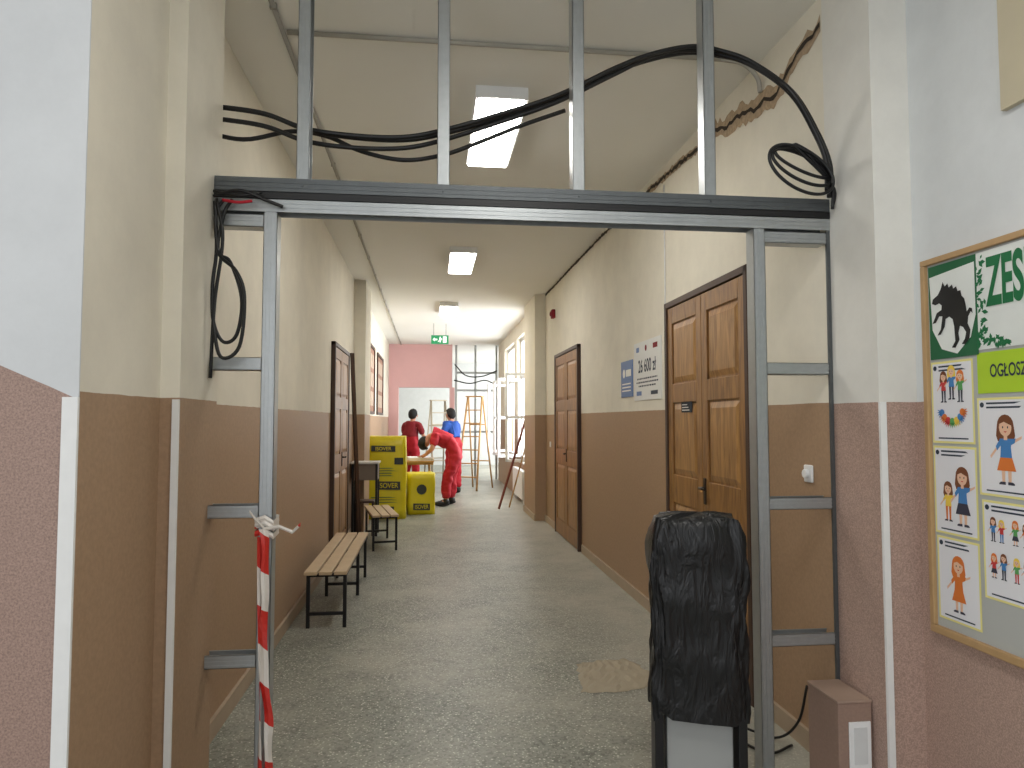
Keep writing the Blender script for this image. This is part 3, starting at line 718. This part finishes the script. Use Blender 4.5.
# ---------------------------------------------------------------- insulation packs
M_pkd=mat('pack_print_dark',(52,58,58),.45); M_pkg=mat('pack_print_green',(90,120,70),.45)
def pack(loc,rotz,w,d,h,label,up=True):
    e=thing('insulation_pack',label,'insulation',loc,rotz,group='wrapped mineral wool packs')
    bm=B(); abox(bm,-w/2,w/2,-d/2,d/2,0,h)
    bmesh.ops.subdivide_edges(bm,edges=bm.edges[:],cuts=7,use_grid_fill=True); rr=random.Random(int(loc[1]*100)+int(h*10))
    for v in bm.verts:
        k=1+.02*math.sin(9*v.co.z/h+v.co.x*8)
        v.co.x*=k; v.co.y*=k
        r_=(abs(v.co.x)/(w/2))**6*(abs(v.co.y)/(d/2))**6; v.co.x*=1-.05*r_; v.co.y*=1-.05*r_
        v.co+=Vector((rr.uniform(-.006,.006),rr.uniform(-.006,.006),rr.uniform(-.005,.005) if v.co.z>.02 else 0))
    for f in bm.faces: f.smooth=True
    obj('pack_wrap',bm,M_yel,e)
    bm=B(); y=-d/2-.014
    rows=[(.08,.16,-.1),(.36,.46,.05),(.82,.89,-.08)] if h>.9 else [(.12,.28,0)]
    for a,b_,xo in rows: poly(bm,[(-w*.30+xo*w,a*h),(w*.30+xo*w,a*h-.01),(w*.30+xo*w,b_*h-.01),(-w*.30+xo*w,b_*h)],y,.001,0)
    if h>.9:
        for a in(.20,.23,.26,.52,.55,.58,.61): poly(bm,[(-w*.38,a*h),(w*(.1+.2*rr.random()),a*h),(w*.1,(a+.01)*h),(-w*.38,(a+.01)*h)],y,.001,1)
        poly(bm,[(w*.2,.66*h),(w*.42,.66*h),(w*.42,.74*h),(w*.2,.74*h)],y,.001,0)
    else:
        disc(bm,0,.62*h,.08,.08,y,.001,0)
    obj('pack_print',bm,[M_pkd,M_pkg],e)
    for a,b_,xo in rows: text(e,'lettering','ISOVER',(b_-a)*h*.85,xo*w,y-.0025,(a+.22*(b_-a))*h-.005,M_yel,'CENTER',min(1.0,w*.55/((b_-a)*h*.85*3.6)),.001)
    return e
pack((-.655,11.05,0),0.03,.60,.45,1.25,'upright yellow film-wrapped mineral wool pack against the wall')
pack((-.70,11.75,0),-.05,.58,.5,1.22,'upright yellow mineral wool pack behind the first')
pack((-.14,11.55,0),.08,.44,.5,.64,'low yellow mineral wool pack standing by the worker')

# ---------------------------------------------------------------- work table, ladders
e=thing('trestle_table','makeshift trestle worktable with raw board top','table',(-.16,12.75,0))
bm=B(); abox(bm,-.38,.24,-.55,.55,.77,.79); obj('table_top',bm,M_cardb,e)
for sy in(-.4,.4):
    bm=B()
    for sx in(-1,1):
        acyl(bm,(-.05+sx*.26,sy-.12,0),(-.05+sx*.2,sy,.76),.02,8); acyl(bm,(-.05+sx*.26,sy+.12,0),(-.05+sx*.2,sy,.76),.02,8)
    abox(bm,-.33,.23,sy-.025,sy+.025,.72,.769)
    obj('trestle',bm,M_cardb,e)
e=thing('foam_board','white insulation board lying on the worktable','board',(-.16,12.62,.79),.1)
bm=B(); abox(bm,-.22,.2,-.3,.3,0,.05); obj('board_slab',bm,M_white,e,bevel=.003)
def ladder(loc,rotz,h,m,label):
    e=thing('stepladder',label,'ladder',loc,rotz,group='stepladders by the workers')
    for s in(-1,1):
        bm=B(); acyl(bm,(s*.24,-.42,0),(s*.17,0,h),.022,8); obj('front_rail',bm,m,e)
        bm=B(); acyl(bm,(s*.24,.42,0),(s*.17,0.03,h),.018,8); obj('rear_rail',bm,m,e)
    for k in range(1,7):
        t=k/7; w=.24-.07*t; bm=B(); abox(bm,-w,w,-.42*(1-t)-.035,-.42*(1-t)+.035,h*t-.012,h*t+.012); obj('step',bm,m,e)
    for t in(.3,.7):
        w=.24-.07*t; bm=B(); acyl(bm,(-w,.42*(1-t),h*t),(w,.42*(1-t),h*t),.014,8); obj('rear_brace',bm,m,e)
    bm=B(); abox(bm,-.19,.19,-.08,.1,h,h+.025); obj('top_step',bm,m,e)
ladder((.20,16.75,0),.25,1.95,M_alu,'open aluminium stepladder behind the workers')
ladder((.98,15.3,0),-.5,2.0,M_cardb,'open wooden stepladder beside the blue-shirted worker')
e=thing('metal_stud_frame','steel stud framework standing in the far opening','frame',(0,YE+.1,0))
for x in(.66,1.15,1.69):
    bm=B(); channel(bm,(x,0,0),H,'Z'); obj('stud',bm,M_galv,e)
for z in(2.25,2.7,1.2):
    bm=B(); channel(bm,(.69,0,z),.98,'X'); obj('cross_rail',bm,M_galv,e)
cable('power_cable','black cables hanging in the far framework',[[(.62,YE-.05,2.9),(.9,YE-.08,2.62),(1.3,YE-.06,2.6),(1.7,YE-.05,2.75)],[(.6,YE-.05,2.5),(1.0,YE-.08,2.42),(1.4,YE-.06,2.5),(1.7,YE-.05,2.35)]],.015)
e=thing('radiator','white ribbed radiator under the window','radiator',(1.66,12.9,.1),-HP)
bm=B()
for k in range(14): abox(bm,-.7+k*.1,-.62+k*.1,-.05,.04,0,.5)
abox(bm,-.7,.68,-.02,.02,.05,.1); abox(bm,-.7,.68,-.02,.02,.4,.45)
obj('radiator_fins',bm,M_wframe,e,bevel=.008)
for a in(-.6,.57):
    bm=B(); abox(bm,a,a+.03,-.02,.02,-.1,0); obj('radiator_foot',bm,M_wframe,e)

# ---------------------------------------------------------------- people
fold_tex=bpy.data.textures.new('cloth_folds','CLOUDS'); fold_tex.noise_scale=.09; fold_tex.noise_depth=1
def skin(name,parent,V,E,R,m,roots=(0,),sub=2,folds=0.0):
    me=bpy.data.meshes.new(name); me.from_pydata([tuple(v) for v in V],E,[]); me.materials.append(m)
    o=bpy.data.objects.new(name,me); COL.objects.link(o); o.parent=parent
    s=o.modifiers.new('Skin','SKIN'); s.use_smooth_shade=True
    for i,r in enumerate(R):
        sv=me.skin_vertices[0].data[i]; sv.radius=(r,r) if not isinstance(r,tuple) else r; sv.use_root=i in roots
    ss=o.modifiers.new('Sub','SUBSURF'); ss.levels=sub; ss.render_levels=sub
    if folds>0:
        d=o.modifiers.new('Folds','DISPLACE'); d.texture=fold_tex; d.strength=folds; d.mid_level=.45; d.texture_coords='LOCAL'
    return o
def person(label,loc,rotz,J,cloth,shirt,hairlen=0.0):
    e=thing('person',label,'person',loc,rotz)
    names=['pelvis','waist','chest','neckb','neck','jaw','head','crown']
    rad={'pelvis':.095,'waist':.085,'chest':.09,'neckb':.065,'neck':.052,'jaw':.062,'head':.088,'crown':.06,'sh':.045,'el':.040,'wr':.028,'pa':.030,'hip':.07,'kn':.05,'an':.042,'toe':.035}
    V=[];E=[];R=[];idx={}
    def add(n,p,r,par):
        idx[n]=len(V); V.append(Vector(p)); R.append(r)
        if par: E.append((idx[par],idx[n]))
    prev=None
    for n in names: add(n,J[n],rad[n],prev); prev=n
    for s in('L','R'):
        p='chest'
        for n in('sh','el','wr','pa'): add(n+s,J[n+s],rad[n],p); p=n+s
        p='pelvis'
        for n in('hip','kn','an','toe'): add(n+s,J[n+s],rad[n],p); p=n+s
    body=skin('body',e,V,E,R,M_skin)
    def sub(ns,links,extra,nm,m,root,fo):
        ii={n:k for k,n in enumerate(ns)}
        VV=[]; 
        for n in ns:
            VV.append(J[n] if n in J else extra['pos'][n])
        skin(nm,e,VV,[(ii[a],ii[b]) for a,b in links],[extra['r'][n] for n in ns],m,(ii[root],),3,fo)
    an={}
    for s in('L','R'): an['cuff'+s]=Vector(J['kn'+s]).lerp(Vector(J['an'+s]),.93)
    sub(['pelvis','waist','chest','hipL','knL','cuffL','hipR','knR','cuffR'],[('pelvis','waist'),('waist','chest'),('pelvis','hipL'),('hipL','knL'),('knL','cuffL'),('pelvis','hipR'),('hipR','knR'),('knR','cuffR')],
        {'pos':an,'r':{'pelvis':.15,'waist':.14,'chest':.135,'hipL':.115,'hipR':.115,'knL':.09,'knR':.09,'cuffL':.082,'cuffR':.082}},'trousers',cloth,'pelvis',.045)
    sl={}
    for s in('L','R'):
        sl['slv'+s]=Vector(J['sh'+s]).lerp(Vector(J['el'+s]),.8)
        sl['shm'+s]=Vector(J['sh'+s])
    sub(['chest','waist','neckb','shmL','slvL','shmR','slvR'],[('chest','waist'),('chest','neckb'),('neckb','shmL'),('shmL','slvL'),('neckb','shmR'),('shmR','slvR')],
        {'pos':sl,'r':{'chest':.155,'waist':.145,'neckb':.10,'shmL':.082,'shmR':.082,'slvL':.064,'slvR':.064}},'shirt',shirt,'chest',.035)
    for s in('L','R'):
        a=Vector(J['an'+s]); t=Vector(J['toe'+s]); d=(t-a); d.z=0; d.normalize(); ang=math.atan2(d.y,d.x)
        bm=B(); c=a.copy(); c.z=.05
        asph(bm,c+d*.07,.1,(1.45,.5,.5),14,rot=Matrix.Rotation(ang,4,'Z')); asph(bm,c+Vector((0,0,.03)),.06,(1,1,1.1),12)
        for v in bm.verts: v.co.z=max(v.co.z,.0)
        obj('shoe',bm,M_black,e)
    for s in('L','R'):
        w=Vector(J['wr'+s]); p=Vector(J['pa'+s]); d=(p-w).normalized(); side=d.cross(Vector((0,0,1)))
        if side.length<.2: side=d.cross(Vector((1,0,0)))
        side.normalize(); nrm=side.cross(d)
        VV=[];EE=[];RR=[];roots=[]
        VV+=[w,p]; EE.append((0,1)); RR+=[(.022,.026),(.030,.018)]; roots.append(0)
        for i,(off,ln) in enumerate(((-.027,.055),(-.009,.068),(.009,.072),(.027,.062))):
            b0=len(VV); q=p+side*off
            VV+=[q,q+d*ln*.55+nrm*.008,q+d*ln+nrm*.028]; EE+=[(b0,b0+1),(b0+1,b0+2)]; RR+=[.0095,.0088,.0075]; roots.append(b0)
        b0=len(VV); q=w.lerp(p,.45); sg=1
        VV+=[q+side*.02*sg,q+side*.048*sg+d*.02,q+side*.06*sg+d*.05+nrm*.01]; EE+=[(b0,b0+1),(b0+1,b0+2)]; RR+=[.012,.010,.0085]; roots.append(b0)
        skin('hand',e,VV,EE,RR,M_skin,tuple(roots),1)
    hc=Vector(J['head']); up=(Vector(J['crown'])-Vector(J['jaw'])).normalized()
    fwd=Vector(J.get('face',(1,0,0))).normalized(); fwd=(fwd-up*fwd.dot(up)).normalized(); sd=up.cross(fwd)
    Rm=Matrix((fwd,sd,up)).transposed().to_4x4()
    bm=B(); asph(bm,(0,0,0),.110,(1.02,.92,1.10),24); rr=random.Random(3)
    for v in bm.verts:
        n_=v.co.normalized(); v.co+=n_*rr.uniform(-.004,.007)
        if v.co.x>.03 and v.co.z<.045: v.co.x=.01
        lim=-.095-hairlen if v.co.x<-.02 else -.045
        if v.co.z<lim: v.co.z=lim+rr.uniform(-.008,.008)
    bm.transform(Matrix.Translation(hc+up*.015-fwd*.014)@Rm); obj('hair',bm,M_hair,e)
    for s_ in(-1,1):
        bm=B(); asph(bm,(.084,s_*.032,.005),.012,(.6,1,.7),8)
        bm.transform(Matrix.Translation(hc)@Rm); obj('eye',bm,M_black,e)
        bm=B(); asph(bm,(.005,s_*.095,-.02),.022,(.8,.4,1.3),8)
        bm.transform(Matrix.Translation(hc)@Rm); obj('ear',bm,M_skin,e)
    bm=B(); asph(bm,(.092,0,-.022),.014,(1.1,.8,1.6),8)
    bm.transform(Matrix.Translation(hc)@Rm); obj('nose',bm,M_skin,e)
    bm=B(); asph(bm,(.08,0,-.058),.016,(.4,1.3,.35),8); bm.transform(Matrix.Translation(hc)@Rm); obj('mouth',bm,M_dred,e)
J={'pelvis':(-.15,0,.95),'waist':(-.02,0,1.10),'chest':(.15,0,1.21),'neckb':(.27,0,1.24),'neck':(.33,0,1.22),'jaw':(.37,0,1.17),'head':(.41,0,1.10),'crown':(.44,0,1.02),'face':(.3,0,-.9),
 'shL':(.24,-.17,1.22),'elL':(.28,-.23,.98),'wrL':(.40,-.17,.885),'paL':(.46,-.15,.86),
 'shR':(.24,.17,1.22),'elR':(.30,.23,1.0),'wrR':(.42,.15,.885),'paR':(.48,.13,.86),
 'hipL':(-.14,-.10,.88),'knL':(-.05,-.12,.49),'anL':(-.06,-.13,.09),'toeL':(.08,-.14,.04),
 'hipR':(-.14,.10,.88),'knR':(.03,.13,.49),'anR':(.05,.15,.09),'toeR':(.19,.16,.04)}
person('person in red work overalls bending over the worktable',(.34,12.45,0),math.pi,J,M_red,M_red,.02)
def upright(h=1.0,lean=0.0,arms=0):
    J={'pelvis':(0,0,.97),'waist':(lean*.3,0,1.12),'chest':(lean*.6,0,1.30),'neckb':(lean*.85,0,1.42),'neck':(lean,0,1.48),'jaw':(lean+.03,0,1.54),'head':(lean+.03,0,1.61),'crown':(lean+.02,0,1.69),'face':(1,0,-.2),
     'hipL':(0,-.10,.90),'knL':(.02,-.11,.50),'anL':(-.01,-.12,.09),'toeL':(.13,-.14,.04),
     'hipR':(0,.10,.90),'knR':(.03,.11,.50),'anR':(0,.12,.09),'toeR':(.14,.14,.04)}
    for s,k in(('L',-1),('R',1)):
        J['sh'+s]=(lean*.8,k*.18,1.38); J['el'+s]=(lean*.8+.06,k*.26,1.13)
        J['wr'+s]=(lean*.8+.26,k*.18,1.10); J['pa'+s]=(lean*.8+.32,k*.15,1.11)
    return {n:tuple(c*h for c in p) for n,p in J.items()}
person('person in dark red shirt and overalls standing working with both hands',(-.40,15.4,0),math.radians(60),upright(1.0,.06),M_red,M_dred)
person('person in blue shirt and red trousers working beside the stepladder',(.50,14.4,0),math.radians(140),upright(1.0,.08),M_red,M_blue)

# ---------------------------------------------------------------- lights & world
w=bpy.data.worlds.new('World'); scn.world=w; w.use_nodes=True
bg=w.node_tree.nodes['Background']; bg.inputs[0].default_value=(.93,.96,1.0,1); bg.inputs[1].default_value=1.0
def area(name,loc,rot,sx,sy,pw,col):
    l=bpy.data.lights.new(name,'AREA'); l.shape='RECTANGLE'; l.size=sx; l.size_y=sy; l.energy=pw; l.color=col
    o=bpy.data.objects.new(name,l); COL.objects.link(o); o.location=loc; o.rotation_euler=rot
area('daylight_window',(2.3,12.9,1.95),(0,HP,0),2.1,1.9,125,(.95,.98,1))
area('daylight_window',(2.3,15.25,1.95),(0,HP,0),2.1,1.8,95,(.95,.98,1))
area('back_room_fill',(3.8,20.8,1.9),(0,HP,0),2.2,3,220,(.95,.98,1))  # added fill light for the back room; its side wall has no window
area('hall_fill',(-2.5,-2.6,2.2),(math.radians(80),0,math.radians(-25)),2.2,1.8,40,(.96,.98,1))  # added fill for daylight from behind the camera; no window is built there

# ---------------------------------------------------------------- camera
cd=bpy.data.cameras.new('Camera'); cam=bpy.data.objects.new('Camera',cd); COL.objects.link(cam)
cd.sensor_width=36; cd.sensor_fit='HORIZONTAL'; cd.lens=700/1024*36; cd.clip_start=.02
cam.location=(0,0,1.5); cam.rotation_euler=(math.radians(90+2.94),0,math.radians(-6.7))
scn.camera=cam
